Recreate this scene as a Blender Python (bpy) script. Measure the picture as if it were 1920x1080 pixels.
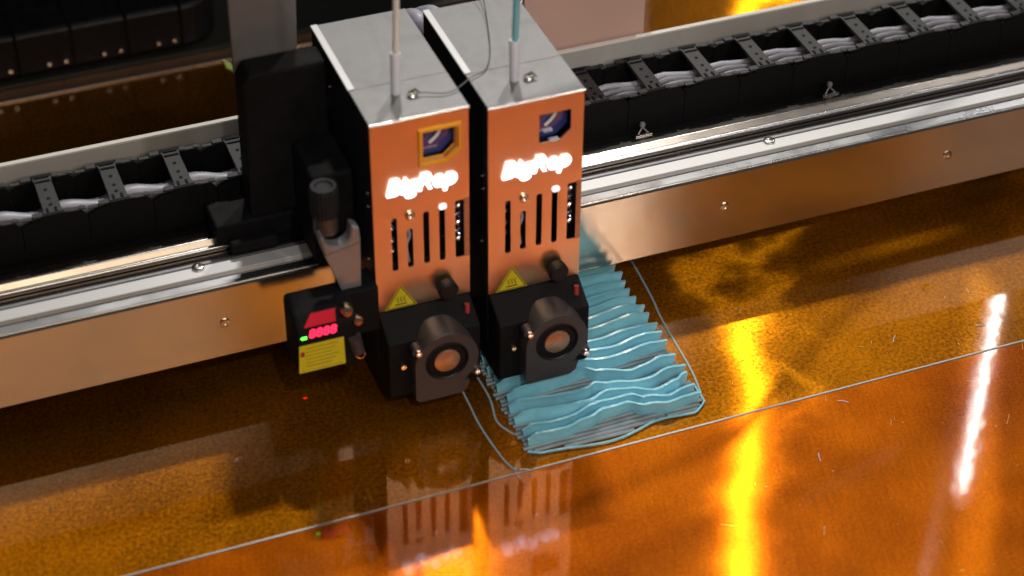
import bpy, bmesh, math, random
from mathutils import Vector, Matrix
random.seed(7)
R = math.radians
U = 0.01                     # everything below is written in centimetres
sc = bpy.context.scene
for o in list(bpy.data.objects): bpy.data.objects.remove(o)
col = sc.collection

# ------------------------------------------------------------------ camera
cam = bpy.data.cameras.new('camera'); cam_o = bpy.data.objects.new('camera', cam); col.objects.link(cam_o)
cam_o.location = (-37.04*U, -125.51*U, 116.52*U)
cam_o.rotation_euler = (R(51.235), R(-0.337), R(-20.952))
cam.sensor_width = 36; cam.lens = 3908.47/1920*36
cam.clip_start = 0.02; cam.clip_end = 50
cam.dof.use_dof = True; cam.dof.focus_distance = 1.80; cam.dof.aperture_fstop = 3.6
sc.camera = cam_o
# ------------------------------------------------------------------ room light
w = bpy.data.worlds.new('World'); sc.world = w; w.use_nodes = True
bg = w.node_tree.nodes['Background']; bg.inputs[0].default_value = (0.84, 0.88, 1.0, 1); bg.inputs[1].default_value = 0.04
sc.view_settings.view_transform = 'Standard'; sc.view_settings.look = 'None'
sc.view_settings.exposure = 0.28; sc.view_settings.gamma = 1.0

def lamp(name, kind, loc, target, power, color=(1, 1, 1), size=10, size_y=None, spot=None, blend=.1):
    l = bpy.data.lights.new(name, kind); o = bpy.data.objects.new(name, l); col.objects.link(o)
    o.location = Vector(loc)*U
    d = Vector(target)-Vector(loc); o.rotation_euler = d.to_track_quat('-Z', 'Y').to_euler()
    l.energy = power; l.color = color
    if kind == 'AREA':
        l.shape = 'RECTANGLE'; l.size = size*U; l.size_y = (size_y or size)*U
    else: l.shadow_soft_size = size*U
    if spot: l.spot_size = R(spot); l.spot_blend = blend
    return o
# spot added on the near left, narrowed to brighten the print
lamp('print_fill_spot', 'SPOT', (-15, -190, 215), (14, 0, 6), 50, (1, .97, .95), size=4, spot=13, blend=.5)
lamp('hall_ceiling_lamp', 'AREA', (112, -46, 235), (8, 5, 10), 2, (.96, .98, 1), size=16, size_y=16)
lamp('hall_bulb', 'POINT', (133, 159, 272), (0, 0, 0), 88, (1, .94, .82), size=2.5)
lamp('bed_reflection_lamp', 'AREA', (55, 122, 30), (55, 0, 20), .75, (1, .86, .82), size=50, size_y=60)  # unseen lamp added for the pale reflection on the rear bed
lamp('hall_lamp_behind', 'AREA', (64, 182, 292), (15, 0, 0), 34, (1, .95, .88), size=22, size_y=4)
# big soft lamps of the hall on the near side, seen again in the bed and the beam, plus an added fill
lamp('hall_softbox', 'AREA', (-22, -158, 128), (0, 0, 0), 4.6, (1, .76, .50), size=88, size_y=42)
lamp('hall_window', 'AREA', (92, -150, 135), (22, 0, 5), 4.6, (1, .88, .74), size=9, size_y=60)
lamp('panel_fill_lamp', 'AREA', (52, -150, 135), (4, 0, 15), 2.6, (1, .80, .58), size=24, size_y=50)  # added fill lamp, there only to brighten the head panels
lamp('hall_window_far', 'AREA', (176, -140, 135), (45, 0, 5), 1.1, (1, .9, .78), size=40, size_y=60)

# ------------------------------------------------------------------ materials
def mat(name, base=(.5, .5, .5), rough=.5, metal=0., coat=0., coat_rough=.03, emit=None, es=1., aniso=0., trans=0., ior=1.5, alpha=1., spec=.5):
    m = bpy.data.materials.new(name); m.use_nodes = True
    b = m.node_tree.nodes['Principled BSDF']
    b.inputs['Base Color'].default_value = (*base, 1); b.inputs['Roughness'].default_value = rough
    b.inputs['Metallic'].default_value = metal; b.inputs['Coat Weight'].default_value = coat
    b.inputs['Coat Roughness'].default_value = coat_rough; b.inputs['IOR'].default_value = ior
    b.inputs['Anisotropic'].default_value = aniso; b.inputs['Transmission Weight'].default_value = trans
    b.inputs['Alpha'].default_value = alpha; b.inputs['Specular IOR Level'].default_value = spec
    if emit: b.inputs['Emission Color'].default_value = (*emit, 1); b.inputs['Emission Strength'].default_value = es
    return m
def nodes(m): return m.node_tree.nodes, m.node_tree.links, m.node_tree.nodes['Principled BSDF']
def coords(m, scale=(1, 1, 1), rot=(0, 0, 0)):
    n, l, b = nodes(m)
    t = n.new('ShaderNodeTexCoord'); mp = n.new('ShaderNodeMapping')
    mp.inputs['Scale'].default_value = scale; mp.inputs['Rotation'].default_value = rot
    l.new(t.outputs['Object'], mp.inputs['Vector']); return mp.outputs[0]
def noise(m, vec, scale, detail=4, rough=.6, dist=0.):
    n, l, b = nodes(m); t = n.new('ShaderNodeTexNoise')
    t.inputs['Scale'].default_value = scale; t.inputs['Detail'].default_value = detail
    t.inputs['Roughness'].default_value = rough; t.inputs['Distortion'].default_value = dist
    l.new(vec, t.inputs['Vector']); return t.outputs['Fac']
def ramp(m, fac, stops):
    n, l, b = nodes(m); r = n.new('ShaderNodeValToRGB')
    while len(r.color_ramp.elements) < len(stops): r.color_ramp.elements.new(.5)
    for e, (p, c) in zip(r.color_ramp.elements, stops):
        e.position = p; e.color = (*c, 1) if isinstance(c, tuple) else (c, c, c, 1)
    l.new(fac, r.inputs[0]); return r.outputs[0]
def bump(m, fac, strength, dist=.001, chain=None, sock='Normal'):
    n, l, b = nodes(m); t = n.new('ShaderNodeBump')
    t.inputs['Strength'].default_value = strength; t.inputs['Distance'].default_value = dist
    l.new(fac, t.inputs['Height'])
    if chain: l.new(chain, t.inputs['Normal'])
    l.new(t.outputs[0], b.inputs[sock]); return t.outputs[0]
def wear(m, base, amt=.25, scale=60, rough=None, stretch=(1, 1, 1), bm=0.):
    """colour and gloss vary a little over the surface: dust, rubbing, handling"""
    n, l, b = nodes(m); v = coords(m, stretch)
    f = noise(m, v, scale, 6, .65)
    lo = tuple(c*(1-amt) for c in base); hi = tuple(min(1, c*(1+amt)) for c in base)
    l.new(ramp(m, f, [(.3, lo), (.7, hi)]), b.inputs['Base Color'])
    if rough: l.new(ramp(m, f, [(.3, rough[0]), (.7, rough[1])]), b.inputs['Roughness'])
    if bm: bump(m, f, bm, .0005)
    return m

M = {}
# brushed aluminium: long fine scratches along x
def brushed(name, base, rough=.28, stretch=(3, 300, 300), metal=1., amt=.06, bm=.06, aniso=.0):
    m = mat(name, base, rough, metal, aniso=aniso); n, l, b = nodes(m)
    v = coords(m, stretch); f = noise(m, v, 6, 5, .7); g = noise(m, coords(m), 18, 5, .6)
    l.new(ramp(m, f, [(.25, tuple(c*(1-amt) for c in base)), (.75, tuple(min(1, c*(1+amt)) for c in base))]), b.inputs['Base Color'])
    l.new(ramp(m, g, [(.3, rough*.8), (.75, rough*1.25)]), b.inputs['Roughness'])
    bump(m, f, bm, .0004)
    return m
M['face'] = brushed('brushed_beam_aluminium', (.60, .55, .48), .11, metal=.97)
M['panel'] = brushed('brushed_front_panel', (.92, .64, .42), .32, (3, 300, 300), bm=.04)  # steel tinted orange to strengthen the bed's amber reflection
M['cover'] = brushed('satin_cover_steel', (.24, .24, .25), .5, (60, 60, 60), .5, .05, .02)
n, l, b = nodes(M['cover'])
l.new(ramp(M['cover'], noise(M['cover'], coords(M['cover'], (1, 1, 1)), 22, 5, .65, 1.5), [(.3, .40), (.7, .62)]), b.inputs['Roughness'])
M['edge'] = mat('bright_cut_edge', (.9, .9, .9), .22, 1.)
M['alu'] = brushed('milled_aluminium', (.62, .63, .66), .3, (3, 120, 120), bm=.1)
M['alud'] = brushed('dull_aluminium', (.30, .30, .33), .42, (3, 120, 120), .8, bm=.1)
M['stripw'] = mat('pale_anodised_strip', (.72, .73, .75), .38, .35)
M['chrome'] = brushed('polished_guide_rail', (.36, .34, .33), .2, (2, 200, 200), bm=.05)
M['channel'] = brushed('dark_channel_metal', (.16, .15, .15), .25, (2, 200, 200), .9, bm=.08)
M['screw'] = mat('screw_steel', (.62, .60, .58), .22, 1.)
M['socket'] = mat('screw_socket_black', (.02, .02, .02), .6)
M['black'] = wear(mat('black_plastic', (.008, .008, .010), .42, spec=.3), (.008, .008, .010), .3, 90, (.34, .55), bm=.05)
M['side'] = wear(mat('black_powder_coat', (.013, .013, .017), .5, spec=.18), (.013, .013, .017), .3, 300, (.4, .6), bm=.05)
M['blackm'] = wear(mat('black_matte', (.005, .005, .006), .75, spec=.18), (.005, .005, .006), .4, 60, (.6, .85), bm=.1)
M['fan'] = wear(mat('fan_plastic', (.035, .031, .033), .45), (.040, .034, .036), .2, 120, (.38, .52), bm=.03)
M['collar'] = wear(mat('brown_collar', (.10, .075, .06), .4, .6), (.10, .075, .06), .15, 80, (.3, .45))
M['hub'] = wear(mat('fan_hub_label', (.5, .28, .17), .3, .7), (.5, .28, .17), .15, 80, (.25, .4))
M['chain'] = wear(mat('chain_bar_plastic', (.03, .03, .034), .55), (.030, .030, .034), .35, 120, (.42, .65), bm=.15)
M['chaind'] = wear(mat('chain_side_plastic', (.005, .005, .006), .6, spec=.18), (.005, .005, .006), .3, 100, (.5, .7), bm=.1)
M['cable'] = wear(mat('pale_cable_sheath', (.42, .43, .52), .4), (.42, .43, .52), .12, 60)
M['cableg'] = wear(mat('grey_cable_sheath', (.22, .22, .27), .4), (.22, .22, .27), .12, 60)
M['tubew'] = mat('white_tube', (.82, .80, .76), .35, coat=.3)
M['sleeve'] = mat('translucent_sleeve', (.74, .76, .86), .3, coat=.4)
M['tubeb'] = mat('blue_filament_tube', (.16, .52, .62), .25, coat=.8)
M['fork'] = wear(mat('bracket_metal', (.30, .30, .31), .42, .6), (.30, .30, .31), .12, 80, (.3, .45))
M['frame'] = wear(mat('orange_frame_plastic', (.85, .36, .03), .35), (.90, .40, .03), .12, 80, (.28, .42))
M['pane'] = mat('dark_window_pane', (.03, .045, .20), .06, coat=1.)
M['logo'] = mat('lit_logo', (1, 1, 1), .5, emit=(.84, .80, 1.0), es=3.5)
M['yellow'] = wear(mat('warning_yellow', (.62, .52, .02), .4), (.62, .52, .02), .1, 60, (.35, .5))
M['ink'] = mat('printed_black_ink', (.01, .01, .01), .5)
M['inkr'] = mat('printed_red_ink', (.35, .03, .03), .5)
M['redwin'] = mat('red_sensor_window', (.55, .012, .03), .12, coat=1., emit=(.9, .01, .03), es=.08)
M['digit'] = mat('red_led_digit', (.8, .02, .1), .4, emit=(1, .02, .07), es=1.8)
M['green'] = mat('green_led', (.05, .8, .05), .4, emit=(.08, 1, .05), es=5)
M['brass_peach'] = mat('brass_and_peach_chrome', (.85, .62, .42), .2, 1.)
M['greenwire'] = mat('yellow_green_wire', (.42, .55, .03), .4)
M['wire'] = mat('wire_shadow_grey', (.10, .10, .11), .5)
M['cream'] = wear(mat('cream_bracket', (.60, .58, .52), .4, .2), (.60, .58, .52), .08, 40)
M['beamd'] = wear(mat('dark_rear_beam', (.028, .031, .027), .5), (.030, .033, .029), .15, 20, (.4, .55))
M['glue'] = mat('pale_joint_filler', (.34, .32, .30), .3, .5)
M['led'] = mat('lit_led_strip', (1, 1, 1), .5, emit=(1, .98, .95), es=50)
M['ledw'] = mat('lit_warm_lamp', (1, 1, 1), .5, emit=(1, .66, .22), es=50)
M['skirt'] = mat('skirt_filament', (.25, .36, .40), .35)
M['cyan'] = None

# cyan PLA: stacked layers show as fine ridges, glossy
m = mat('cyan_filament', (.25, .66, .84), .2, coat=1., coat_rough=.06); n, l, b = nodes(m)
v = coords(m, (1, 1, 1)); f = noise(m, v, 35, 4, .6)
l.new(ramp(m, f, [(.3, (.22, .60, .79)), (.7, (.29, .71, .87))]), b.inputs['Base Color'])
wv = n.new('ShaderNodeTexWave'); wv.bands_direction = 'Z'; wv.inputs['Scale'].default_value = 400; wv.inputs['Distortion'].default_value = 1.2
wv.inputs['Detail'].default_value = 2; l.new(coords(m), wv.inputs['Vector'])
k = bump(m, noise(m, coords(m), 150, 4, .6), .55, .0014); bump(m, wv.outputs['Fac'], .25, .0004, k)
M['cyan'] = m
m = mat('raft_filament', (.20, .26, .29), .38); wear(m, (.22, .28, .31), .25, 60, (.3, .5), bm=.1); M['raft'] = m

# amber film over brushed metal
def turned(m, ang, scale):
    """object coordinates turned about z, then stretched"""
    n, l, b = nodes(m); mp = n.new('ShaderNodeMapping'); mp.inputs['Scale'].default_value = scale
    l.new(coords(m, (1, 1, 1), (0, 0, ang)), mp.inputs['Vector']); return mp.outputs[0]
def film(name, lo, hi, rough, mott, mscale, diff):
    """brushed metal plate (glossy, spread across the brushing) under a clear amber film (diffuse share and a sharp top layer)"""
    m = mat(name, hi, .5); n, l, b = nodes(m)
    v = coords(m); big = noise(m, v, 7, 3, .55); fine = noise(m, v, mscale, 5, .72)
    mx = n.new('ShaderNodeMath'); mx.operation = 'MULTIPLY_ADD'; mx.inputs[1].default_value = mott; l.new(fine, mx.inputs[0])
    mm = n.new('ShaderNodeMath'); mm.operation = 'MULTIPLY'; mm.inputs[1].default_value = 1-mott; l.new(big, mm.inputs[0]); l.new(mm.outputs[0], mx.inputs[2])
    cl = ramp(m, mx.outputs[0], [(.36, lo), (.62, hi)])
    def bmp(fac, st, dist, prev=None):
        t = n.new('ShaderNodeBump'); t.inputs['Strength'].default_value = st; t.inputs['Distance'].default_value = dist
        l.new(fac, t.inputs['Height'])
        if prev: l.new(prev, t.inputs['Normal'])
        return t.outputs[0]
    br = noise(m, turned(m, R(23.7), (14, 700, 1)), 3, 4, .6)
    hair = noise(m, turned(m, R(-74), (10, 500, 1)), 3, 3, .7)
    k = bmp(br, .02, .0003); k = bmp(hair, .0008, .0003, k)
    hv = ramp(m, hair, [(.35, .74), (.62, 1.)])
    mc = n.new('ShaderNodeMix'); mc.data_type = 'RGBA'; mc.blend_type = 'MULTIPLY'; mc.inputs['Factor'].default_value = 1
    l.new(cl, mc.inputs['A']); l.new(hv, mc.inputs['B']); cl = mc.outputs['Result']
    gl = n.new('ShaderNodeBsdfAnisotropic'); gl.inputs['Roughness'].default_value = rough; gl.inputs['Anisotropy'].default_value = .88
    l.new(cl, gl.inputs['Color']); l.new(k, gl.inputs['Normal'])
    tn = n.new('ShaderNodeVectorMath'); tn.operation = 'ADD'; tn.inputs[0].default_value = (.91, -.40, 0)
    wn = n.new('ShaderNodeTexNoise'); wn.inputs['Scale'].default_value = 8; wn.inputs['Detail'].default_value = 6; l.new(v, wn.inputs['Vector'])
    ws = n.new('ShaderNodeVectorMath'); ws.operation = 'MULTIPLY_ADD'; ws.inputs[1].default_value = (0, .34, 0); ws.inputs[2].default_value = (0, -.17, 0)
    l.new(wn.outputs['Color'], ws.inputs[0]); l.new(ws.outputs[0], tn.inputs[1]); l.new(tn.outputs[0], gl.inputs['Tangent'])
    df = n.new('ShaderNodeBsdfDiffuse'); l.new(cl, df.inputs['Color'])
    bl = n.new('ShaderNodeBsdfAnisotropic'); bl.inputs['Roughness'].default_value = .56; bl.inputs['Anisotropy'].default_value = 0; l.new(cl, bl.inputs['Color'])
    m0 = n.new('ShaderNodeMixShader'); m0.inputs[0].default_value = .16; l.new(bl.outputs[0], m0.inputs[1]); l.new(df.outputs[0], m0.inputs[2])
    m1 = n.new('ShaderNodeMixShader'); m1.inputs[0].default_value = diff; l.new(gl.outputs[0], m1.inputs[1]); l.new(m0.outputs[0], m1.inputs[2])
    # the film on top: nearly flat, slight ripple and a few scratches
    sc_ = noise(m, turned(m, R(40), (5, 160, 1)), 5, 3, .7)
    k2 = bmp(noise(m, v, 70, 1, .5), .04, .001); k2 = bmp(sc_, .02, .0003, k2)
    ct = n.new('ShaderNodeBsdfAnisotropic'); ct.inputs['Roughness'].default_value = .045; ct.inputs['Anisotropy'].default_value = 0; l.new(k2, ct.inputs['Normal'])
    fr = n.new('ShaderNodeFresnel'); fr.inputs['IOR'].default_value = 1.5; l.new(k2, fr.inputs['Normal'])
    m2 = n.new('ShaderNodeMixShader'); l.new(fr.outputs[0], m2.inputs[0]); l.new(m1.outputs[0], m2.inputs[1]); l.new(ct.outputs[0], m2.inputs[2])
    l.new(m2.outputs[0], n['Material Output'].inputs[0])
    return m
M['film_rear'] = film('amber_film_rear', (.17, .048, .002), (.72, .26, .004), .215, .66, 300, .52)
M['film_front'] = film('amber_film_front', (.30, .055, .002), (.72, .185, .004), .215, .45, 380, .55)

# ------------------------------------------------------------------ mesh helpers
class MB:
    def __init__(s): s.v = []; s.f = []
    def add(s, vs, fs):
        k = len(s.v); s.v += [tuple(p) for p in vs]; s.f += [tuple(i+k for i in f) for f in fs]; return s
    def box(s, x0, x1, y0, y1, z0, z1):
        return s.add([(x0,y0,z0),(x1,y0,z0),(x1,y1,z0),(x0,y1,z0),(x0,y0,z1),(x1,y0,z1),(x1,y1,z1),(x0,y1,z1)],
                     [(0,3,2,1),(4,5,6,7),(0,1,5,4),(1,2,6,5),(2,3,7,6),(3,0,4,7)])
    def prism(s, pts, axis, a0, a1):
        """pts: outline in the two other axes (order xyz without axis), swept from a0 to a1"""
        def P(p, a):
            return (a, p[0], p[1]) if axis == 'x' else (p[0], a, p[1]) if axis == 'y' else (p[0], p[1], a)
        n = len(pts); vs = [P(p, a0) for p in pts]+[P(p, a1) for p in pts]
        return s.add(vs, [tuple(range(n)), tuple(range(2*n-1, n-1, -1))]+[(i, (i+1) % n, n+(i+1) % n, n+i) for i in range(n)])
    def cyl(s, p0, p1, r0, r1=None, n=20, cap=True):
        r1 = r0 if r1 is None else r1
        p0, p1 = Vector(p0), Vector(p1); d = (p1-p0).normalized()
        u = d.orthogonal().normalized(); w_ = d.cross(u); vs = []
        for p, r in ((p0, r0), (p1, r1)):
            vs += [p+(u*math.cos(2*math.pi*i/n)+w_*math.sin(2*math.pi*i/n))*r for i in range(n)]
        fs = [(i, (i+1) % n, n+(i+1) % n, n+i) for i in range(n)]
        if cap: fs += [tuple(range(n-1, -1, -1)), tuple(range(n, 2*n))]
        return s.add(vs, fs)
    def lathe(s, c, d, prof, n=28):
        """prof: (distance along d, radius)"""
        c, d = Vector(c), Vector(d).normalized(); u = d.orthogonal().normalized(); w_ = d.cross(u); vs = []; fs = []
        for a, r in prof: vs += [c+d*a+(u*math.cos(2*math.pi*i/n)+w_*math.sin(2*math.pi*i/n))*max(r, .0005) for i in range(n)]
        for j in range(len(prof)-1): fs += [(j*n+i, j*n+(i+1) % n, (j+1)*n+(i+1) % n, (j+1)*n+i) for i in range(n)]
        return s.add(vs, fs)
    def tube(s, pts, r, n=10, rz=None):
        pts = [Vector(p) for p in pts]; vs = []; fs = []; u = None
        for i, p in enumerate(pts):
            d = (pts[min(i+1, len(pts)-1)]-pts[max(i-1, 0)]).normalized()
            if u is None: u = d.orthogonal().normalized()
            u = (u-d*u.dot(d)).normalized(); w_ = d.cross(u)
            for k in range(n):
                q = (u*math.cos(2*math.pi*k/n)+w_*math.sin(2*math.pi*k/n))*r
                if rz is not None: q.z *= rz
                vs.append(p+q)
        for j in range(len(pts)-1): fs += [(j*n+i, j*n+(i+1) % n, (j+1)*n+(i+1) % n, (j+1)*n+i) for i in range(n)]
        fs += [tuple(range(n-1, -1, -1)), tuple(range((len(pts)-1)*n, len(pts)*n))]
        return s.add(vs, fs)
def smooth_path(pts, k=8):
    pts = [Vector(p) for p in pts]; P = [2*pts[0]-pts[1]]+pts+[2*pts[-1]-pts[-2]]; out = []
    for i in range(1, len(P)-2):
        for j in range(k):
            t = j/k; a, b_, c, d = P[i-1:i+3]
            out.append(.5*((2*b_)+(-a+c)*t+(2*a-5*b_+4*c-d)*t*t+(-a+3*b_-3*c+d)*t**3))
    return out+[pts[-1]]
def mesh_of(name, mb, mt, origin=(0, 0, 0), smooth=False):
    me = bpy.data.meshes.new(name); o_ = Vector(origin)
    me.from_pydata([(Vector(p)-o_)*U for p in mb.v], [], mb.f); me.materials.append(mt)
    bm = bmesh.new(); bm.from_mesh(me); bmesh.ops.recalc_face_normals(bm, faces=bm.faces); bm.to_mesh(me); bm.free()
    if smooth: me.polygons.foreach_set('use_smooth', [True]*len(me.polygons)); me.set_sharp_from_angle(angle=R(38))
    me.update(); return me
ORG = {}
def link(name, me, parent=None, at=(0, 0, 0), bevel=0.):
    o = bpy.data.objects.new(name, me); col.objects.link(o)
    if parent: o.parent = parent
    o.location = Vector(at)*U
    if bevel:
        b = o.modifiers.new('bevel', 'BEVEL'); b.width = bevel*U; b.segments = 2; b.limit_method = 'ANGLE'; b.angle_limit = R(40)
    return o
def part(name, mb, mt, root, bevel=0., smooth=False, label=None):
    """mb in world centimetres; becomes a child of root, keeping its place"""
    me = mesh_of(name, mb, mt, ORG[root.name], smooth); o = link(name, me, root, (0, 0, 0), bevel)
    ORG[o.name] = ORG[root.name]
    if label: o['label'] = label
    return o
def tag(o, label, cat, group=None):
    o['label'] = label; o['category'] = cat
    if group: o['group'] = group
    return o
def thing(name, loc, label, cat, group=None):
    o = bpy.data.objects.new(name, None); col.objects.link(o); o.empty_display_size = .02
    o.location = Vector(loc)*U; ORG[o.name] = tuple(loc); return tag(o, label, cat, group)
def solo(name, mb, mt, loc, label, cat, group=None, bevel=0., smooth=False):
    me = mesh_of(name, mb, mt, loc, smooth); o = link(name, me, None, loc, bevel); ORG[o.name] = tuple(loc)
    return tag(o, label, cat, group)
def struct(name, mb, mt, bevel=0.):
    o = link(name, mesh_of(name, mb, mt), None, (0, 0, 0), bevel); ORG[o.name] = (0, 0, 0); o['kind'] = 'structure'; return o
def copy_tree(o, parent=None):
    c = o.copy(); col.objects.link(c); c.parent = parent
    for ch in [q for q in bpy.data.objects if q.parent == o]: copy_tree(ch, c)
    return c
def flat_holes(outer, holes, thick):
    """plate in xz plane with holes, front face at y=0, going back by thick"""
    cu = bpy.data.curves.new('outline', 'CURVE'); cu.dimensions = '2D'; cu.fill_mode = 'BOTH'; cu.extrude = thick/2
    for loop in [outer]+holes:
        sp = cu.splines.new('POLY'); sp.points.add(len(loop)-1); sp.use_cyclic_u = True
        for p, q in zip(sp.points, loop): p.co = (q[0], q[1], 0, 1)
    return curve_mb(cu, lambda p: (p[0], thick/2-p[2], p[1]))
def curve_mb(cu, fn):
    o = bpy.data.objects.new('tmp', cu); col.objects.link(o); dg = bpy.context.evaluated_depsgraph_get()
    me = bpy.data.meshes.new_from_object(o.evaluated_get(dg)); mb = MB()
    mb.add([fn(v.co) for v in me.vertices], [tuple(p.vertices) for p in me.polygons])
    bpy.data.objects.remove(o); bpy.data.curves.remove(cu); bpy.data.meshes.remove(me); return mb
def text_mb(txt, size, thick, fn, bold=0., shear=0., space=1.):
    cu = bpy.data.curves.new('t', 'FONT'); cu.body = txt; cu.size = size; cu.extrude = thick; cu.offset = bold; cu.shear = shear
    cu.space_character = space; cu.align_x = 'CENTER'; cu.align_y = 'CENTER'; cu.resolution_u = 6
    return curve_mb(cu, fn)
def rrect(x0, x1, z0, z1, r, n=5):
    out = []
    for cx, cz, a in ((x1-r, z1-r, 0), (x0+r, z1-r, 90), (x0+r, z0+r, 180), (x1-r, z0+r, 270)):
        out += [(cx+r*math.cos(R(a+90*i/n)), cz+r*math.sin(R(a+90*i/n))) for i in range(n+1)]
    return out
def screw_mb(c, d, r, h):
    mb = MB(); mb.lathe(c, d, [(0, r), (h*.7, r), (h, r*.82), (h, r*.45), (h*.4, r*.45), (h*.4, 0)], 18); return mb

# ------------------------------------------------------------------ the bed
XL, XR = -60, 150
bed = struct('print_bed', MB().box(XL, XR, -70, 55.0, -2.0, -.05), M['alud'])
part('film_sheet', MB().box(XL, XR, -12.5, 55.0, -.046, 0), M['film_rear'], bed, label='mottled golden brown rear sheet')
part('film_sheet', MB().box(XL, XR, -70, -12.78, -.046, 0), M['film_front'], bed, label='smoother orange front sheet')
part('sheet_joint', MB().box(XL, XR, -12.74, -12.54, -.046, .06), M['glue'], bed, .03)
part('rear_edge_strip', MB().box(XL, XR, 55.02, 55.5, -2, .25), M['alu'], bed, .05)
floor = struct('machine_floor', MB().box(-150, 260, -200, 300, -12, -10), M['blackm'])
rb = solo('rear_frame_beam', MB().box(XL, XR, 57.2, 90, -3, .6), M['beamd'], (20, 57.2, -3), 'dark grey green frame surface behind the bed at the top left', 'frame beam', bevel=.1)
solo('rear_edge_trim', MB().box(XL, XR, 55.6, 57.1, -3, .1), M['hub'], (20, 55.6, -3), 'narrow brown strip along the back edge of the bed', 'trim strip')

# ------------------------------------------------------------------ gantry beam
GX0, GX1 = -60, 140
g = thing('gantry_beam', (20, 9, 4), 'long brushed aluminium cross beam reflecting the orange bed', 'beam')
part('face_plate', MB().box(GX0, GX1, 4.94, 5.3, 4.07, 11.16), M['face'], g, .12)
part('top_lip', MB().box(GX0, GX1, 5.32, 6.35, 10.7, 11.18), M['alu'], g, .1)
part('groove', MB().box(GX0, GX1, 6.36, 7.0, 10.2, 10.75), M['channel'], g)
part('top_strip', MB().box(GX0, GX1, 7.02, 8.4, 10.2, 11.16), M['stripw'], g, .06)
part('channel', MB().box(GX0, GX1, 8.42, 10.95, 9.6, 10.15), M['channel'], g)
part('channel_rib', MB().box(GX0, GX1, 9.4, 9.75, 10.16, 10.5), M['alud'], g, .08)
part('beam_body', MB().box(GX0, GX1, 5.35, 21, 4.4, 9.55), M['blackm'], g)
scm = mesh_of('face_screw', screw_mb((0, 0, 0), (0, -1, 0), .42, .12), M['screw'], smooth=True)
for x, z in ((-11.5, 7.6), (33.6, 7.7), (55.9, 7.75)):
    link('face_screw', scm, g, (x-20, 4.94-9, z-4))
scm2 = mesh_of('top_screw', screw_mb((0, 0, 0), (0, 0, 1), .52, .22), M['screw'], smooth=True)
for x in (-12.6, 39.2, 67):
    link('top_screw', scm2, g, (x-20, 8.2-9, 11.15-4))
gr = thing('guide_rail', (20, 11.8, 10), 'polished steel guide rail lying along the top of the beam', 'rail')
part('rail_bar', MB().prism([(11.0, 10.2), (11.0, 11.0), (11.35, 11.45), (12.45, 11.45), (12.75, 11.1), (12.75, 10.2)], 'x', GX0, GX1), M['chrome'], gr, .05)
part('rail_flange', MB().box(GX0, GX1, 12.77, 13.7, 10.2, 10.9), M['black'], gr, .05)
part('rail_mirror_edge', MB().cyl((GX0, 10.9, 10.75), (GX1, 10.9, 10.75), .22, n=12), M['edge'], gr, smooth=True)
for i, (x, lab) in enumerate(((29.0, 'small wire clip with round grey ball nearer the extruders'), (47.6, 'small wire clip with round grey ball farther right on the rail'))):
    c = thing('rail_clip', (x, 12.9, 10.9), lab, 'clip', 'wire clips on the guide rail')
    pts = [(x-.6, 12.6, 11.45), (x-.3, 12.8, 11.75), (x, 12.9, 12.05), (x+.3, 12.8, 11.75), (x+.6, 12.6, 11.45)]
    part('wire_arch', MB().tube(smooth_path(pts, 5), .08), M['alud'], c, smooth=True)
    part('foot', MB().box(x-.8, x+.8, 12.45, 12.7, 11.46, 11.6), M['screw'], c, .04)
    part('ball', MB().lathe((x, 12.95, 12.05), (0, 0, 1), [(0, .02), (.1, .22), (.3, .28), (.5, .2), (.58, .02)], 16), M['cableg'], c, smooth=True)

# ------------------------------------------------------------------ chain tray and energy chains
tr = thing('chain_tray', (20, 17, 10.9), 'grey aluminium tray with upright back wall behind the energy chains', 'tray')
part('tray_floor', MB().box(GX0, GX1, 13.75, 21.2, 10.5, 10.9), M['blackm'], tr)
part('back_wall', MB().box(GX0, GX1, 20.9, 21.2, 10.92, 15.9), wear(mat('lightened_wall', (.5, .5, .51), .5), (.5, .5, .51), .1, 20), tr)  # aluminium wall made paler in colour, in place of missing front light
part('wall_rim', MB().box(GX0, GX1, 20.85, 21.35, 15.91, 16.15), mat('pale_rim', (.8, .79, .75), .35), tr, .06)
# one link: two side plates and a cross bar with ribs, all shapes shared
def ridge(mb, x0, x1, y0, y1, z): mb.box(x0, x1, y0, y1, z, z+.1)
Y0, Y1, ZT, PT = 13.9, 19.75, 15.0, 5.42
bar = MB(); bar.prism([(-.85, Y0+.35), (.85, Y0+.35), (.75, Y0+.9), (.72, Y1-.9), (.85, Y1-.35), (-.85, Y1-.35), (-.72, Y1-.9), (-.75, Y0+.9)], 'z', ZT-.35, ZT)
bar_me = mesh_of('crossbar', bar, M['chain'])
det = MB()
for yy in (Y0+1.4, Y0+2.3, Y0+3.6): det.cyl((0, yy, ZT), (0, yy, ZT+.05), .16, n=10)
det.box(-.5, -.3, Y0+.45, Y0+.95, ZT, ZT+.09); det.box(.2, .4, Y0+.45, Y0+.95, ZT, ZT+.09)
det.box(-.6, .6, Y1-1.15, Y1-1.0, ZT, ZT+.1); det.box(-.6, .6, Y1-.55, Y1-.42, ZT, ZT+.1)
det_me = mesh_of('bar_relief', det, M['chaind'])
def side(ya, yb, sgn):
    s = MB(); a, b_ = -PT/2+.03, PT/2-.03
    s.prism([(a, 11.0), (b_, 11.0), (b_, 14.2), (b_-.5, 14.8), (1.2, 14.8), (1.0, ZT), (-1.0, ZT), (-1.2, 14.7), (-2.0, 14.55), (a, 14.3)], 'y', ya, yb)
    return s
s1 = side(Y0, Y0+.3, 1); s1_me = mesh_of('side_plate', s1, M['chaind'])
s2_me = mesh_of('side_plate', side(Y1-.3, Y1, 1), M['chaind'])
rim = MB()
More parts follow.
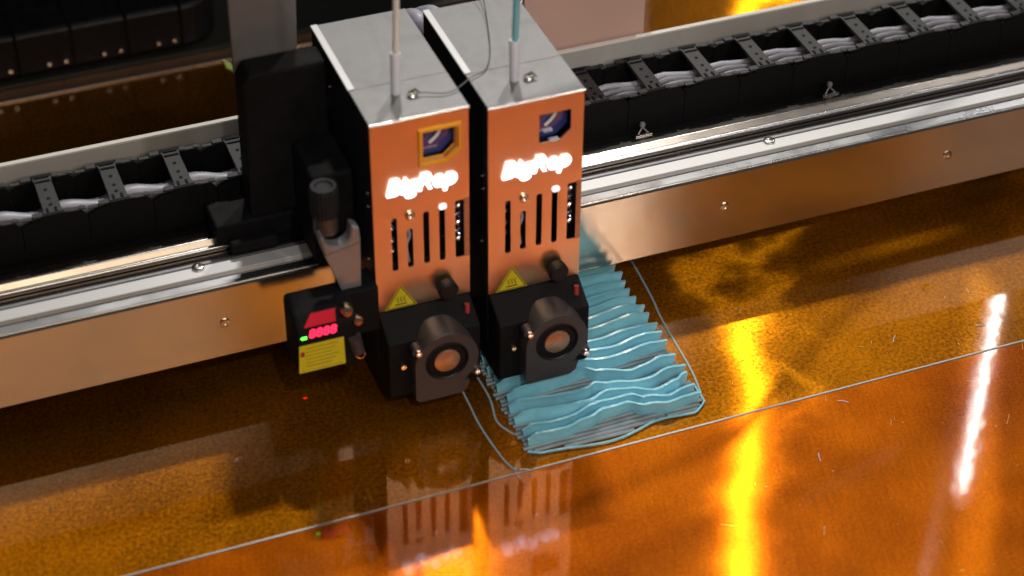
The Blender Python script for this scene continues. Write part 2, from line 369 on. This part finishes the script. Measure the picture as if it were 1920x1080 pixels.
for ya in (Y0+.02, Y1-.6):
    rim.box(1.0, PT/2-.1, ya+.05, ya+.5, 14.82, 14.92); rim.box(-PT/2+.1, -1.5, ya+.1, ya+.45, 14.7, 14.8); rim.box(-1.7, -.9, ya, ya+.55, 14.86, 15.04)
    rim.cyl((PT/2-.45, ya+.28, 14.92), (PT/2-.45, ya+.28, 14.98), .24, n=10)
    rim.box(.85, 1.3, ya, ya+.5, 14.9, 15.03)
rim_me = mesh_of('hinge_rim', rim, M['chain'])
def chain(x0, n, lab, z):
    c = thing('energy_chain', (x0, 17, 10.9), lab, 'cable chain', 'energy chains in the tray'); 
    for i in range(n):
        p = (i*PT, -17, -10.9+z)
        sp = link('side_plate', s1_me, c, p); link('side_plate', s2_me, c, p)
        link('hinge_rim', rim_me, c, p)['kind'] = 'stuff'; br = link('crossbar', bar_me, c, p, .05); link('bar_relief', det_me, br)
    return c
chain(-17.3-PT*3, 6, 'black plastic cable chain left of the extruders with wide pale cables inside', .3)
chain(19.9, 12, 'black plastic cable chain right of the extruders with thin grey cables inside', 0)
def run(x0, x1, y, z, amp, per, ph, r, mt, lab, grp):
    pts = [(x0+(x1-x0)*t/60, y+.5*amp*math.sin((x0+(x1-x0)*t/60)*6.283/per*.37+ph), z+amp*math.sin((x0+(x1-x0)*t/60)*6.283/per+ph)) for t in range(61)]
    solo('cable', MB().tube(pts, r, 12), mt, (x0, y, z), lab, 'cable', grp, smooth=True)
run(-40, -3, 15.9, 14.0, .3, PT, 1.2, .62, M['cable'], 'thick pale cable lying in the left cable chain', 'pale cables in the left chain')
run(-40, -3, 17.3, 13.3, .3, PT, 1.4, .5, M['cableg'], 'greyer cable behind the thick pale one in the left chain', 'pale cables in the left chain')
for k, (y, lab) in enumerate(((15.5, 'nearest thin grey cable in the right cable chain'), (16.3, 'middle thin grey cable in the right cable chain'), (17.1, 'rearmost thin pale cable in the right cable chain'))):
    run(17, 85, y, 13.9+.02*k, .2, PT, .4+.5*k, .28, M['cableg'] if k < 2 else M['cable'], lab, 'grey cables in the right chain')

# ------------------------------------------------------------------ black object and bits behind
rc = thing('rear_chain_housing', (-15, 60, .6), 'bulky black rounded cable chain end behind the bed at top left', 'cable chain')
hs = MB(); hs.prism(rrect(-45, 1.6, 57.5, 66, 3.6, 8), 'z', 1.0, 6.0); part('housing', hs, M['black'], rc, .5, True)
for i in range(6):
    x = -2.5-5.6*i
    part('link_joint', MB().box(x-.15, x+.15, 57.35, 65.5, 1.2, 6.15), M['blackm'], rc, .05)
    for dx in (.9, 2.6): part('bolt', screw_mb((x-dx, 57.5, 2.2), (0, -1, 0), .3, .35), M['screw'], rc, smooth=True)

# ------------------------------------------------------------------ extruder carriage
cg = thing('carriage', (-6, 13, 10.9), 'tall black carriage plate left of the extruders and a block in place of shadow', 'carriage')
part('back_plate', MB().prism([(-7.4, 10.2), (-.3, 10.2), (-.3, 27.2), (-6.6, 27.2), (-7.2, 26.2)], 'y', 10.2, 12.8), M['blackm'], cg, .3)
part('upright_post', MB().prism([(-6.9, 25), (-1.6, 25), (-1.2, 36), (-6.9, 36)], 'y', 14.0, 14.6), M['cover'], cg, .15)
part('shade_block', MB().box(-10.5, -1, 9.8, 13.6, 11.5, 13.6), M['blackm'], cg, .2)  # black block standing in for the shadow on the chain's side
part('side_arm', MB().box(-3.6, -.15, 4.4, 10.15, 11.6, 20.5), M['blackm'], cg, .3)
part('end_stop', MB().box(-9.6, -5.6, 8.6, 10.1, 11.3, 12.4), M['blackm'], cg, .2)

# ------------------------------------------------------------------ extruder
H, W, D, B = 27.44, 8.0, 15.2, 9.07
def extruder(loc, lab, framed):
    e = thing('extruder', (0, 0, B), lab, 'extruder', 'twin extruders on the carriage')
    wx0, wx1, wz0, wz1 = 4.25, 6.95, 23.05, 25.75
    win = [(wx0, wz1), (wx1, wz1), (wx1, wz0+.85), (wx1-.95, wz0), (wx0, wz0)]
    slots = [rrect(1.45, 1.95, 12.95, 18.2, .2), rrect(2.75, 3.25, 13.0, 16.85, .2), rrect(4.12, 4.62, 13.05, 18.2, .2), rrect(5.45, 5.95, 13.0, 18.45, .2), rrect(6.8, 7.75, 12.95, 18.6, .2)]
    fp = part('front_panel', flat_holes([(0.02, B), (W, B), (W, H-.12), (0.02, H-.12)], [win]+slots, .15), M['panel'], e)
    part('side_plate', MB().box(0, .15, .17, D, 4.0, H-.2), M['side'], e)
    part('side_plate', MB().box(W-.15, W, .17, D, 4.0, H-.2), M['side'], e)
    part('back_plate', MB().box(.17, W-.17, D-.2, D, 4.0, H-.25), M['side'], e)
    for yy, zz in ((1.2, 20.3), (1.2, 19.0), (1.6, 13.5), (10.5, 24.5)):
        part('side_screw', screw_mb((0, yy, zz), (-1, 0, 0), .16, .1), M['screw'], e, smooth=True)
    part('inner_block', MB().box(.9, 6.4, 2.2, 9, 12, 26), M['blackm'], e)
    # top: short front cover with folded rim, longer rear cover with raised flange along its left edge
    part('front_cover', MB().box(-.03, W+.03, -.03, 5.0, H-.14, H), M['cover'], e, .05)
    part('cover_rim', MB().tube([(-.02, -.06, H-.12), (W+.02, -.06, H-.12)], .13, 10), M['edge'], e, smooth=True)
    rc_ = part('rear_cover', MB().box(.06, W+.02, 5.05, D, H-.16, H-.02), M['cover'], e, .04)
    part('flange', MB().box(-.08, .5, 5.1, D, H-.1, H+.06), M['stripw'], rc_, .04)
    s_ = screw_mb((4.35, 2.6, H), (0, 0, 1), .42, .3); s_.tube([(4.1, 2.8, H+.25), (4.7, 2.9, H+.42), (4.9, 2.4, H+.3)], .1, 8); part('cover_screw', s_, M['screw'], e, smooth=True)
    # window
    part('window_pane', MB().prism(win, 'y', .9, 1.0), M['pane'], e)
    part('tube_reflection', MB().tube(smooth_path([(6.0, .75, 26.0), (5.9, .7, 25.3), (5.55, .7, 24.7), (5.0, .72, 24.2)], 6), .13, 8), M['tubew'], e, smooth=True)  # solid tube in place of a white tube's reflection in the window
    if framed:
        def grow(k): return [(wx0-k, wz1+k), (wx1+k, wz1+k), (wx1+k, wz0+.85-k*.45), (wx1-.95+k*.45, wz0-k), (wx0-k, wz0-k)]
        a, b_ = grow(.42), grow(.0); fr = MB(); n_ = 5
        vs = [(p[0], -.01, p[1]) for p in a]+[(p[0], -.28, p[1]) for p in grow(.34)]+[(p[0], -.28, p[1]) for p in grow(.16)]+[(p[0], .5, p[1]) for p in b_]
        fr.add(vs, [(j*n_+i, j*n_+(i+1) % n_, (j+1)*n_+(i+1) % n_, (j+1)*n_+i) for j in range(3) for i in range(n_)])
        part('window_frame', fr, M['frame'], e, label='bright orange window frame')
    else:
        part('window_sill', MB().box(5.2, 6.0, -.05, .5, 22.98, 23.08), M['edge'], e)
    # lit lettering
    lg = text_mb('BigRep', 2.05, .09, lambda p: (p[0]+3.97, -.11-p[2], p[1]+21.1), .035, .25, 1.02)
    part('lit_logo', lg, M['logo'], e)
    # things seen in and around the slots
    part('panel_screw', screw_mb((3.02, 0, 18.2), (0, -1, 0), .40, .25), M['screw'], e, smooth=True)
    part('slot_light', MB().prism(rrect(5.42, 6.1, 18.1, 18.62, .22), 'y', -.1, .1), mat('slot_led', (1, 1, 1), .5, emit=(.75, .78, 1), es=.7) if 'slot_led' not in bpy.data.materials else bpy.data.materials['slot_led'], e)
    sp = MB(); pts = [(7.15+.28*math.cos(t*.6), .75+.28*math.sin(t*.6), 13.9+t*.6/6.283*.8) for t in range(60)]
    sp.tube(pts, .16, 8); part('spring', sp, M['screw'], e, smooth=True)
    part('slot_edge', MB().box(7.55, 7.98, -.03, -.005, 12.9, 18.75), M['hub'], e)
    for q, z in enumerate((17.4, 16.6, 15.4, 14.4)):
        part('bolt', screw_mb((1.7, 1.1, z), (0, -1, .3), .3, .3), M['screw'], e, smooth=True)
    part('heater_wire', MB().tube(smooth_path([(2.9, .9, 17), (3.15, .6, 15.8), (2.85, .6, 14.8), (3.1, .8, 13)], 6), .12, 8), M['cable'], e, smooth=True)
    kn = part('knob', MB().lathe((5.8, -.01, 10.5), (0, -1, 0), [(0, .45), (.35, .45), (.35, .82), (1.0, .86), (1.2, .7), (1.23, 0)], 26), M['black'], e, smooth=True)
    # warning triangle
    tx, tz = 2.05, 9.85
    tri = lambda k: [(tx, tz+k*1.62), (tx-k*1.36, tz-k*.72), (tx+k*1.36, tz-k*.72)]
    wl = part('warning_label', MB().prism(tri(1.), 'y', -.03, -.004), M['yellow'], e)
    bd = MB(); o_, i_ = tri(.93), tri(.84)
    bd.add([(p[0], -.034, p[1]) for p in o_+i_], [(j, (j+1) % 3, 3+(j+1) % 3, 3+j) for j in range(3)]); part('border', bd, M['ink'], wl)
    sy = MB(); sy.box(tx-.5, tx+.5, -.036, -.031, tz-.42, tz-.32)
    for k in (-.28, 0, .28):
        pts = [(tx+k+.07*math.sin(j*1.05), tz-.2+j*.085) for j in range(8)]
        for a, b_ in zip(pts, pts[1:]): sy.add([(a[0]-.035, -.034, a[1]), (a[0]+.035, -.034, a[1]), (b_[0]+.035, -.034, b_[1]), (b_[0]-.035, -.034, b_[1])], [(0, 1, 2, 3)])
    part('hot_surface_symbol', sy, M['ink'], wl)
    # lower body
    lb = MB(); lb.prism([(-.2, B-.05), (-2.6, 7.6), (-2.6, 2.0), (-2.1, 1.5), (4, 1.3), (9, 2.5), (9, B-.05)], 'x', .05, W-.05)
    part('lower_body', lb, M['blackm'], e, .12)
    part('nozzle', MB().lathe((4, -.5, 1.05), (0, 0, -1), [(0, .7), (.25, .7), (.6, .15), (.62, 0)], 14), M['brass_peach'], e, smooth=True)
    part('wire_fitting', MB().cyl((7.25, -1.4, 8.1), (7.3, -1.2, 8.9), .22), M['inkr'], e, smooth=True)
    part('duct_tip', MB().cyl((2.3, -3.0, 2.0), (6.4, -3.0, 2.1), .55, n=18), M['black'], e, smooth=True)
    part('body_bolt', screw_mb((1.2, -2.6, 5.2), (0, -1, 0), .28, .3), M['brass_peach'], e, smooth=True)
    # centrifugal blower
    cx, cz, yf, yb = 4.55, 5.8, -4.0, -1.2
    Rr = 2.72; out = []
    for i in range(31):
        a = R(-62+i*(242/30)); out.append((cx+Rr*math.cos(a), cz+Rr*math.sin(a)))
    out += [(cx-Rr, 2.4), (cx-Rr+.35, 2.05), (cx+1.2, 2.05), (cx+1.7, 2.4), (cx+1.95, 3.2)]
    bl = part('blower', MB().prism(out, 'y', yf+.16, yb), M['fan'], e, .12, True)
    hole = [(cx+1.8*math.cos(2*math.pi*i/36), cz+.05+1.8*math.sin(2*math.pi*i/36)) for i in range(36)]
    fpn = flat_holes([(p[0], p[1]) for p in out], [hole], .15); fpn.v = [(p[0], p[1]+yf, p[2]) for p in fpn.v]
    part('intake_plate', fpn, M['fan'], bl)
    part('intake_ring', MB().lathe((cx, yf+.12, cz+.05), (0, -1, 0), [(0, 1.86), (.2, 1.86), (.24, 1.78), (.12, 1.68), (-.02, 1.68)], 36), M['black'], bl, smooth=True)
    part('intake_well', MB().lathe((cx, yf+.155, cz+.05), (0, -1, 0), [(0, 1.7), (.001, .9), (.001, 0)], 36), M['blackm'], bl)
    vn = MB()
    for i in range(30):
        a = 2*math.pi*i/30; c_, s_ = math.cos(a), math.sin(a); t_ = (-s_*.04, c_*.04)
        vn.add([(cx+1.15*c_+t_[0], yf+.02, cz+.05+1.15*s_+t_[1]), (cx+1.15*c_-t_[0], yf+.02, cz+.05+1.15*s_-t_[1]),
                (cx+1.62*c_+.2*s_, yf+.02, cz+.05+1.62*s_-.2*c_), (cx+1.62*c_+.1*s_, yf+.02, cz+.05+1.62*s_-.1*c_)], [(0, 1, 2, 3)])
    part('impeller', vn, M['black'], bl)
    part('hub', MB().lathe((cx, yf+.15, cz+.05), (0, -1, 0), [(0, 1.1), (.17, 1.1), (.21, 1.04), (.21, 0)], 32), M['hub'], bl, smooth=True)
    for sx, sz in ((cx-2.45, cz+1.6), (cx+2.55, cz-1.75)):
        part('fan_lug', MB().cyl((sx, -3.1, sz), (sx, yf+.1, sz), .45, n=14), M['fan'], bl, smooth=True)
        part('fan_screw', screw_mb((sx, yf+.08, sz), (0, -1, .1), .3, .38), M['edge'], bl, smooth=True)
    e.location = Vector(loc)*U
    return e
e1 = extruder((0, 0, B), 'left extruder with bright orange window frame on its front panel', True)
e2 = extruder((9.23, -1.0, B+.05), 'right extruder with plain unframed window, above the blue print', False)
for i, (x, y) in enumerate(((4, 1.6), (13.2, .6))):      # white LEDs inside the heads
    lamp('head_led', 'POINT', (x, y, 19.6), (0, 0, 0), .025, (.45, .5, 1), size=.3)

# ------------------------------------------------------------------ filament tubes and wires on top
t = thing('filament_tube', (3.25, 3.4, H), 'white filament tube rising from the left extruder', 'tube', 'filament tubes')
part('sleeve', MB().lathe((3.25, 3.4, H), (.03, 0, 1), [(0, .30), (.15, .36), (3.5, .42), (3.7, .38), (3.7, .2)], 20), M['sleeve'], t, smooth=True)
part('tube', MB().tube(smooth_path([(3.3, 3.4, H+1), (3.45, 3.3, H+6), (3.6, 3.1, H+12), (4.6, 3.2, H+26), (9, 6, H+45)], 8), .26, 12), M['tubew'], t, smooth=True)
t = thing('filament_tube', (12.5, 1.95, H), 'blue filament tube rising from the right extruder', 'tube', 'filament tubes')
part('sleeve', MB().lathe((12.5, 1.95, H), (.0, 0, 1), [(0, .30), (.15, .36), (3.5, .42), (3.7, .38), (3.7, .2)], 20), M['sleeve'], t, smooth=True)
part('tube', MB().tube(smooth_path([(12.5, 1.95, H+1), (12.6, 1.9, H+6), (12.75, 1.7, H+12), (14, 2, H+26), (19, 5, H+45)], 8), .27, 12), M['tubeb'], t, smooth=True)
solo('wire_shadow_line', MB().tube(smooth_path([(14.6, 16, H+2), (13.7, 11.5, H+.5), (12.2, 6.5, H+.2), (10.9, 4.0, H+.15), (9.5, 3.2, H+.3), (7.2, 1.9, H+.2), (5.0, 2.5, H+.3)], 8), .05, 6), M['wire'], (9, 4, H), 'thin dark line over both extruder tops in place of a wire shadow', 'wire', smooth=True)  # dark strand laid on the covers to draw an unseen wire's shadow
for k in range(3):
    solo('ground_wire', MB().tube(smooth_path([(-2, 40+.6*k, 9), (2, 36.5+.5*k, 7.5), (6.5, 37+.7*k, 8), (11, 42+.6*k, 9.5)], 8), .16, 8), M['greenwire'], (5, 38, 8), ('lowest', 'middle', 'highest')[k]+' of three yellow green wires looping behind the left extruder', 'wire', 'yellow green wires', smooth=True)
for k, (dx, lab) in enumerate(((0, 'white cable behind the gap between the extruders'), (1.6, 'second white cable behind the gap between the extruders, farther right'))):
    solo('rear_cable', MB().tube(smooth_path([(8.5+dx, 26, 17), (9.5+dx, 22, 22), (10.2+dx, 18, 24), (9.2+dx, 16, 20)], 6), .7, 12), M['cable'], (9+dx, 20, 15), lab, 'cable', smooth=True)

# ------------------------------------------------------------------ fork bracket and knurled knob
fk = thing('fork_bracket', (-3, 0, 12), 'grey metal fork bracket at the left side of the extruders', 'bracket')
arc = [(-3.1+1.05*math.cos(R(a)), 18.1+.95*math.sin(R(a))) for a in range(180, 361, 15)]
part('fork', MB().prism([(-4.6, 18.2)]+[(-4.3, 18.5)]+arc+[(-1.95, 18.9), (-1.3, 18.5), (-1.2, 17.0), (-4.2, 16.4)], 'y', -.6, .6), M['fork'], fk, .2)
part('tapered_plate', MB().prism([(-4.2, 16.4), (-1.2, 17.0), (-1.3, 12.4), (-2.6, 11.4)], 'y', -.35, .2), M['fork'], fk, .08)
kb = thing('knurled_knob', (-3.1, 1.0, 18.4), 'black knurled knob on a brown collar above the fork bracket', 'knob')
part('collar', MB().cyl((-3.5, 1.3, 17.6), (-3.5, 1.3, 19.2), 1.0, n=24), M['collar'], kb, smooth=True)
kk = MB(); n_ = 48; prof = [(19.25, 1.1), (21.5, 1.12), (21.85, 1.0), (21.85, .7), (21.7, .6), (21.7, .02)]
vs = []
for z, r in prof: vs += [(-3.5+r*(1.04 if i % 2 and z < 22.5 else 1)*math.cos(2*math.pi*i/n_), 1.3+r*(1.04 if i % 2 and z < 22.5 else 1)*math.sin(2*math.pi*i/n_), z) for i in range(n_)]
kk.add(vs, [(j*n_+i, j*n_+(i+1) % n_, (j+1)*n_+(i+1) % n_, (j+1)*n_+i) for j in range(5) for i in range(n_)]); part('grip', kk, M['side'], kb)

# ------------------------------------------------------------------ laser sensor
ls = thing('laser_sensor', (-5, -1.5, 6), 'small black laser sensor with red display and yellow label', 'sensor')
part('body', MB().prism([(-3.0, 6.9), (-3.0, 11.6), (-2.1, 12.6), (1.0, 12.6), (1.0, 6.9)], 'x', -7.5, -2.5), M['blackm'], ls, .35)
part('red_window', MB().add([(-6.9, -2.97, 11.82), (-4.3, -2.97, 11.82), (-4.1, -2.22, 12.52), (-6.1, -2.22, 12.52)], [(0, 1, 2, 3)]), M['redwin'], ls)
dg = text_mb('8888', 1.15, .03, lambda p: (p[0]-5.45, -3.04-p[2], p[1]+11.1), .02, .15, 1.0); part('led_display', dg, M['digit'], ls)
part('status_led', MB().box(-7.2, -6.75, -3.08, -3.0, 10.75, 10.95), M['green'], ls, .03)
lbx = part('label', MB().prism([(-7.55, 7.35), (-3.7, 7.35), (-3.75, 10.1), (-7.4, 10.1)], 'y', -3.05, -3.01), M['yellow'], ls)
ln = MB()
for q in range(6): ln.box(-6.9, -4.2-.3*(q % 3), -3.056, -3.052, 9.7-.36*q, 9.78-.36*q)
ln.box(-7.3, -3.95, -3.056, -3.052, 7.5, 7.55); part('label_print', ln, mat('faded_label_ink', (.28, .22, .01), .5), lbx)
part('red_mark', MB().box(-7.35, -7.0, -3.056, -3.052, 9.0, 9.5), M['inkr'], lbx)
for i, (x, z, r) in enumerate(((-3.3, 12.4, .5), (-2.45, 11.2, .42))):
    part('connector', MB().lathe((x, -2.4, z), (-.1, -1, .3), [(0, r), (.7, r), (.9, r*.8), (.95, 0)], 18), M['brass_peach'], ls, smooth=True)  # peach base colour stands in for reflections on chrome connectors
part('plug', MB().cyl((-2.9, -3.1, 9.9), (-2.6, -2.9, 8.2), .55, n=16), M['fan'], ls, smooth=True)
part('plug_ring', MB().lathe((-2.5, -3.0, 8.0), (0, -1, .2), [(0, .42), (.25, .42), (.3, .3), (.1, .25)], 16), M['brass_peach'], ls, smooth=True)
part('mount', MB().box(-2.9, -.1, -1.0, 1.8, 8.2, 12.6), M['blackm'], ls, .1)
lamp('laser_beam', 'SPOT', (-5.2, -.5, 6.4), (-6.0, 2.1, 0), 1.8, (1, .01, .14), size=.02, spot=3.2, blend=.6)

# ------------------------------------------------------------------ the print
def wob(x, k): return .05*math.sin(x*.9+k*2.1)+.025*math.sin(x*2.3+k*1.3)
pr = thing('blue_print', (17, 0, 0), 'light blue 3D print of many upright wavy fins on a grey striped raft', '3D print')
rf = MB(); NX = 70; ys = []
yy = -11.75
def front_edge(x):      # wavy front outline of the raft
    t = (x-9)/16.
    return -11.2-.75*math.exp(-((t-.42)/.22)**2)+.35*math.exp(-((t-.72)/.12)**2)+(.9*max(0, t-.93)/.07 if t > .93 else 0)+(.5*max(0, .06-t)/.06 if t < .06 else 0)
while yy < 12.8:
    ys.append(yy); yy += .47
for j, y0 in enumerate(ys):
    xl, xr = 8.9+.15*math.sin(j*1.7), 24.9-.03*max(0, y0)+.1*math.sin(j*2.3)
    pts = []
    for i in range(NX+1):
        x = xl+(xr-xl)*i/NX; y = y0+.06*math.sin(x*.6+j*.4)
        if y < front_edge(x)+.2: y = None
        pts.append((x, y))
    seg = []
    for x, y in pts+[(0, None)]:
        if y is None:
            if len(seg) > 3: rf.tube(seg, .19, 6, rz=.75)
            seg = []
        else: seg.append((x, y, .16))
rf.box(9.2, 24.6, -10.6, 12.6, .005, .08)
o = part('raft', rf, M['raft'], pr, smooth=True); o['kind'] = 'stuff'
edge = [(x, front_edge(x), .2) for x in [9+.25*i for i in range(64)]]
part('raft_edge', MB().tube(edge+[(25.05, -10.2, .2), (25.1, -8, .2)], .10, 8), M['cyan'], pr, smooth=True)
# fins: thin wavy upright walls, each its own outline
FRONT = [[(9.56, -9.98), (12.22, -10.09), (14.5, -9.71), (16.39, -9.16), (18.37, -9.0), (19.76, -9.8), (21.68, -10.24), (24.53, -9.75)],
 [(9.65, -8.78), (12.05, -9.0), (13.78, -8.81), (15.63, -8.25), (19.17, -8.16), (19.95, -8.81), (22.04, -9.45), (24.48, -8.58)],
 [(9.8, -7.32), (13.1, -7.93), (15.28, -7.83), (17.67, -7.17), (19.44, -7.55), (21.37, -8.46), (23.31, -8.14), (24.54, -7.29)],
 [(9.69, -5.88), (13.37, -6.2), (14.73, -6.49), (16.14, -6.45), (16.69, -6.16), (17.93, -6.55), (20.8, -7.2), (24.3, -6.2)],
 [(9.33, -4.47), (12.41, -4.41), (15.08, -4.11), (16.52, -3.85), (17.64, -4.61), (20.3, -5.44), (24.76, -4.72)]]
def along(tab, x):
    if x <= tab[0][0]: return tab[0][1]
    for (xa, ya), (xb, yb) in zip(tab, tab[1:]):
        if x <= xb:
            t = (x-xa)/(xb-xa); t = t*t*(3-2*t); return ya+(yb-ya)*t
    return tab[-1][1]
NF = 18
for k in range(NF):
    s = MB(); N = 72
    x0 = 9.35+random.uniform(-.2, .25); x1 = 24.7+random.uniform(-.25, .2)-.03*max(0, k-8)
    hk = (1.1 if k < 5 else 1.2)+random.uniform(-.12, .12)
    lean = random.uniform(.05, .45)
    y0 = -3.2+(k-5)*1.24
    ph = random.uniform(0, 6)
    def yline(x):
        if k < 5: return along(FRONT[k], x)-.15+.03*math.sin(x*3+ph)
        t = (x-x0)/(x1-x0); f_ = max(0, 1-(k-5)/6)
        return y0-.35*math.exp(-((x-19.5)/2.2)**2)*(.4+f_)+.25*math.exp(-((x-15.5)/1.8)**2)*f_+.25*t*t+wob(x, k)
    def top(x):
        t = (x-x0)/(x1-x0)
        return .2+hk*(.95+.05*math.sin(x*1.1+ph))*min(1, .72+(1-t)*3.2)*min(1, .6+t*9)
    rows = 6; vs = []; th = .085
    for sgn in (-1, 1):
        for r_ in range(rows+1):
            q = r_/rows
            for i in range(N+1):
                x = x0+(x1-x0)*i/N; xx = x
                if i == N: xx = x+.28*q           # right tips sweep outwards
                if i == 0: xx = x-.12*q
                curl = lean*q*q*(.6+.4*math.sin(x*.5+ph*2))
                vs.append((xx, yline(x)+curl*1.0-.15*q+sgn*th*(1+.5*(q > .9)), .2+top(x)*q))
    n1 = (rows+1)*(N+1); fs = []
    idx = lambda s_, r_, i: s_*n1+r_*(N+1)+i
    for r_ in range(rows):
        for i in range(N):
            fs.append((idx(0, r_, i), idx(0, r_, i+1), idx(0, r_+1, i+1), idx(0, r_+1, i)))
            fs.append((idx(1, r_, i+1), idx(1, r_, i), idx(1, r_+1, i), idx(1, r_+1, i+1)))
    for i in range(N):
        fs.append((idx(0, rows, i), idx(0, rows, i+1), idx(1, rows, i+1), idx(1, rows, i))); fs.append((idx(0, 0, i+1), idx(0, 0, i), idx(1, 0, i), idx(1, 0, i+1)))
    for r_ in range(rows):
        for i in (0, N): fs.append((idx(0, r_, i), idx(0, r_+1, i), idx(1, r_+1, i), idx(1, r_, i)))
    s.add(vs, fs); part('fin', s, M['cyan'], pr, smooth=True)
sk = MB()
sk.tube(smooth_path([(8.3, 2, .06), (8.45, -3.2, .06), (8.0, -6.2, .06), (8.5, -7.8, .06), (9.15, -8.9, .06), (9.5, -10.6, .06)], 8), .11, 6, rz=.5)
solo('skirt_line', sk, M['skirt'], (8.5, 0, 0), 'thin grey filament outline laid along the left side of the blue print', 'filament line', smooth=True)
sk = MB(); sk.tube(smooth_path([(26.9, 13, .06), (27.0, 9.4, .06), (26.6, 4, .06), (26.2, 1, .06), (25.8, -5.7, .06), (25.3, -9, .06)], 8), .10, 6, rz=.5)
solo('skirt_line', sk, M['skirt'], (26, 0, 0), 'thin grey filament outline laid along the right side of the blue print', 'filament line', smooth=True)
sk = MB().tube(smooth_path([(6.7, 3, .06), (6.6, -2.9, .06), (6.5, -6, .06), (6.65, -8.5, .06), (6.9, -10.8, .06), (7.3, -12.2, .06), (7.5, -11.9, .06)], 8), .10, 6, rz=.5)
solo('loose_filament', sk, M['skirt'], (7, -6, 0), 'loose grey filament line on the bed left of the print', 'filament line', smooth=True)

# crumbs and flecks on the bed
fl = MB()
for (x, y) in ((7.3, -12.9), (8.1, -12.5), (36, -14.2), (52, -9.6), (44, -8.5), (31, -19.5)):
    a = random.uniform(0, 3.1); c_, s_ = math.cos(a)*.45, math.sin(a)*.45
    fl.tube([(x-c_, y-s_, .04), (x, y+.08, .09), (x+c_, y+s_, .05)], .035, 5)
fo = link('filament_crumbs', mesh_of('filament_crumbs', fl, M['sleeve'])); fo['kind'] = 'stuff'; tag(fo, 'tiny pale plastic crumbs scattered on the amber bed', 'crumbs')

# ------------------------------------------------------------------ lamps of the place, seen only in the bed
solo('led_strip_lamp', MB().box(104.3, 104.65, 55.5, 56.1, 60, 98), M['led'], (104.5, 56, 60), 'upright white lamp strip reflected at the right of the bed', 'lamp')


solo('frame_post', MB().box(102.6, 122, 56.4, 60, 20, 150), M['alud'], (110, 58, 20), 'pale upright post of the machine frame behind the lamp strip', 'post', bevel=.3)
solo('shade_wall', MB().box(-70, 62, 92, 94, -3, 120), M['blackm'], (-15, 93, -3), 'added dark wall behind the bed, out of view, darkening its rear left', 'wall')  # unseen wall added to darken the bed's reflection and block the lamps

solo('overhead_cable', MB().tube(smooth_path([(95, 60, 90), (69.1, 42.6, 76), (59.3, 35.9, 76), (54.8, 33.9, 76), (50.8, 32.7, 76), (42.6, 31.4, 76), (30, 32, 80), (15, 40, 95)], 8), .45, 8), M['cable'], (50, 32, 76), 'cable hanging above the machine whose thin shadow crosses the bed', 'cable', smooth=True)

solo('reflection_panel', MB().box(22, 33.9, 24, 24.5, 3, 32), mat('pale_reflection_pink', (.75, .52, .46), .5, .1), (30, 24, 3), 'upright panel coloured as the pale bed reflection behind the chain at the right extruder', 'panel', bevel=.1)  # made-up panel, its pink colour stands in for a reflection on the bed

random.seed(11); dm = MB()
for i in range(60):
    x, y = random.uniform(20, 62), random.uniform(-36, -3)
    a = random.choice((R(-30), R(60), random.uniform(0, 3.1))); L = random.uniform(.03, .2) if random.random() < .9 else random.uniform(.3, .7)
    c_, s_ = math.cos(a)*L, math.sin(a)*L; w_ = .012+random.random()*.016
    if -13 < y < -12.3: continue
    dm.tube([(x-c_, y-s_, .012), (x+c_, y+s_, .012)], w_, 4, rz=.4)
do = link('dust_and_scratches', mesh_of('dust_and_scratches', dm, mat('pale_dust', (.55, .36, .22), .4))); do['kind'] = 'stuff'; tag(do, 'fine pale dust and scratches on the right side of the bed', 'dust')
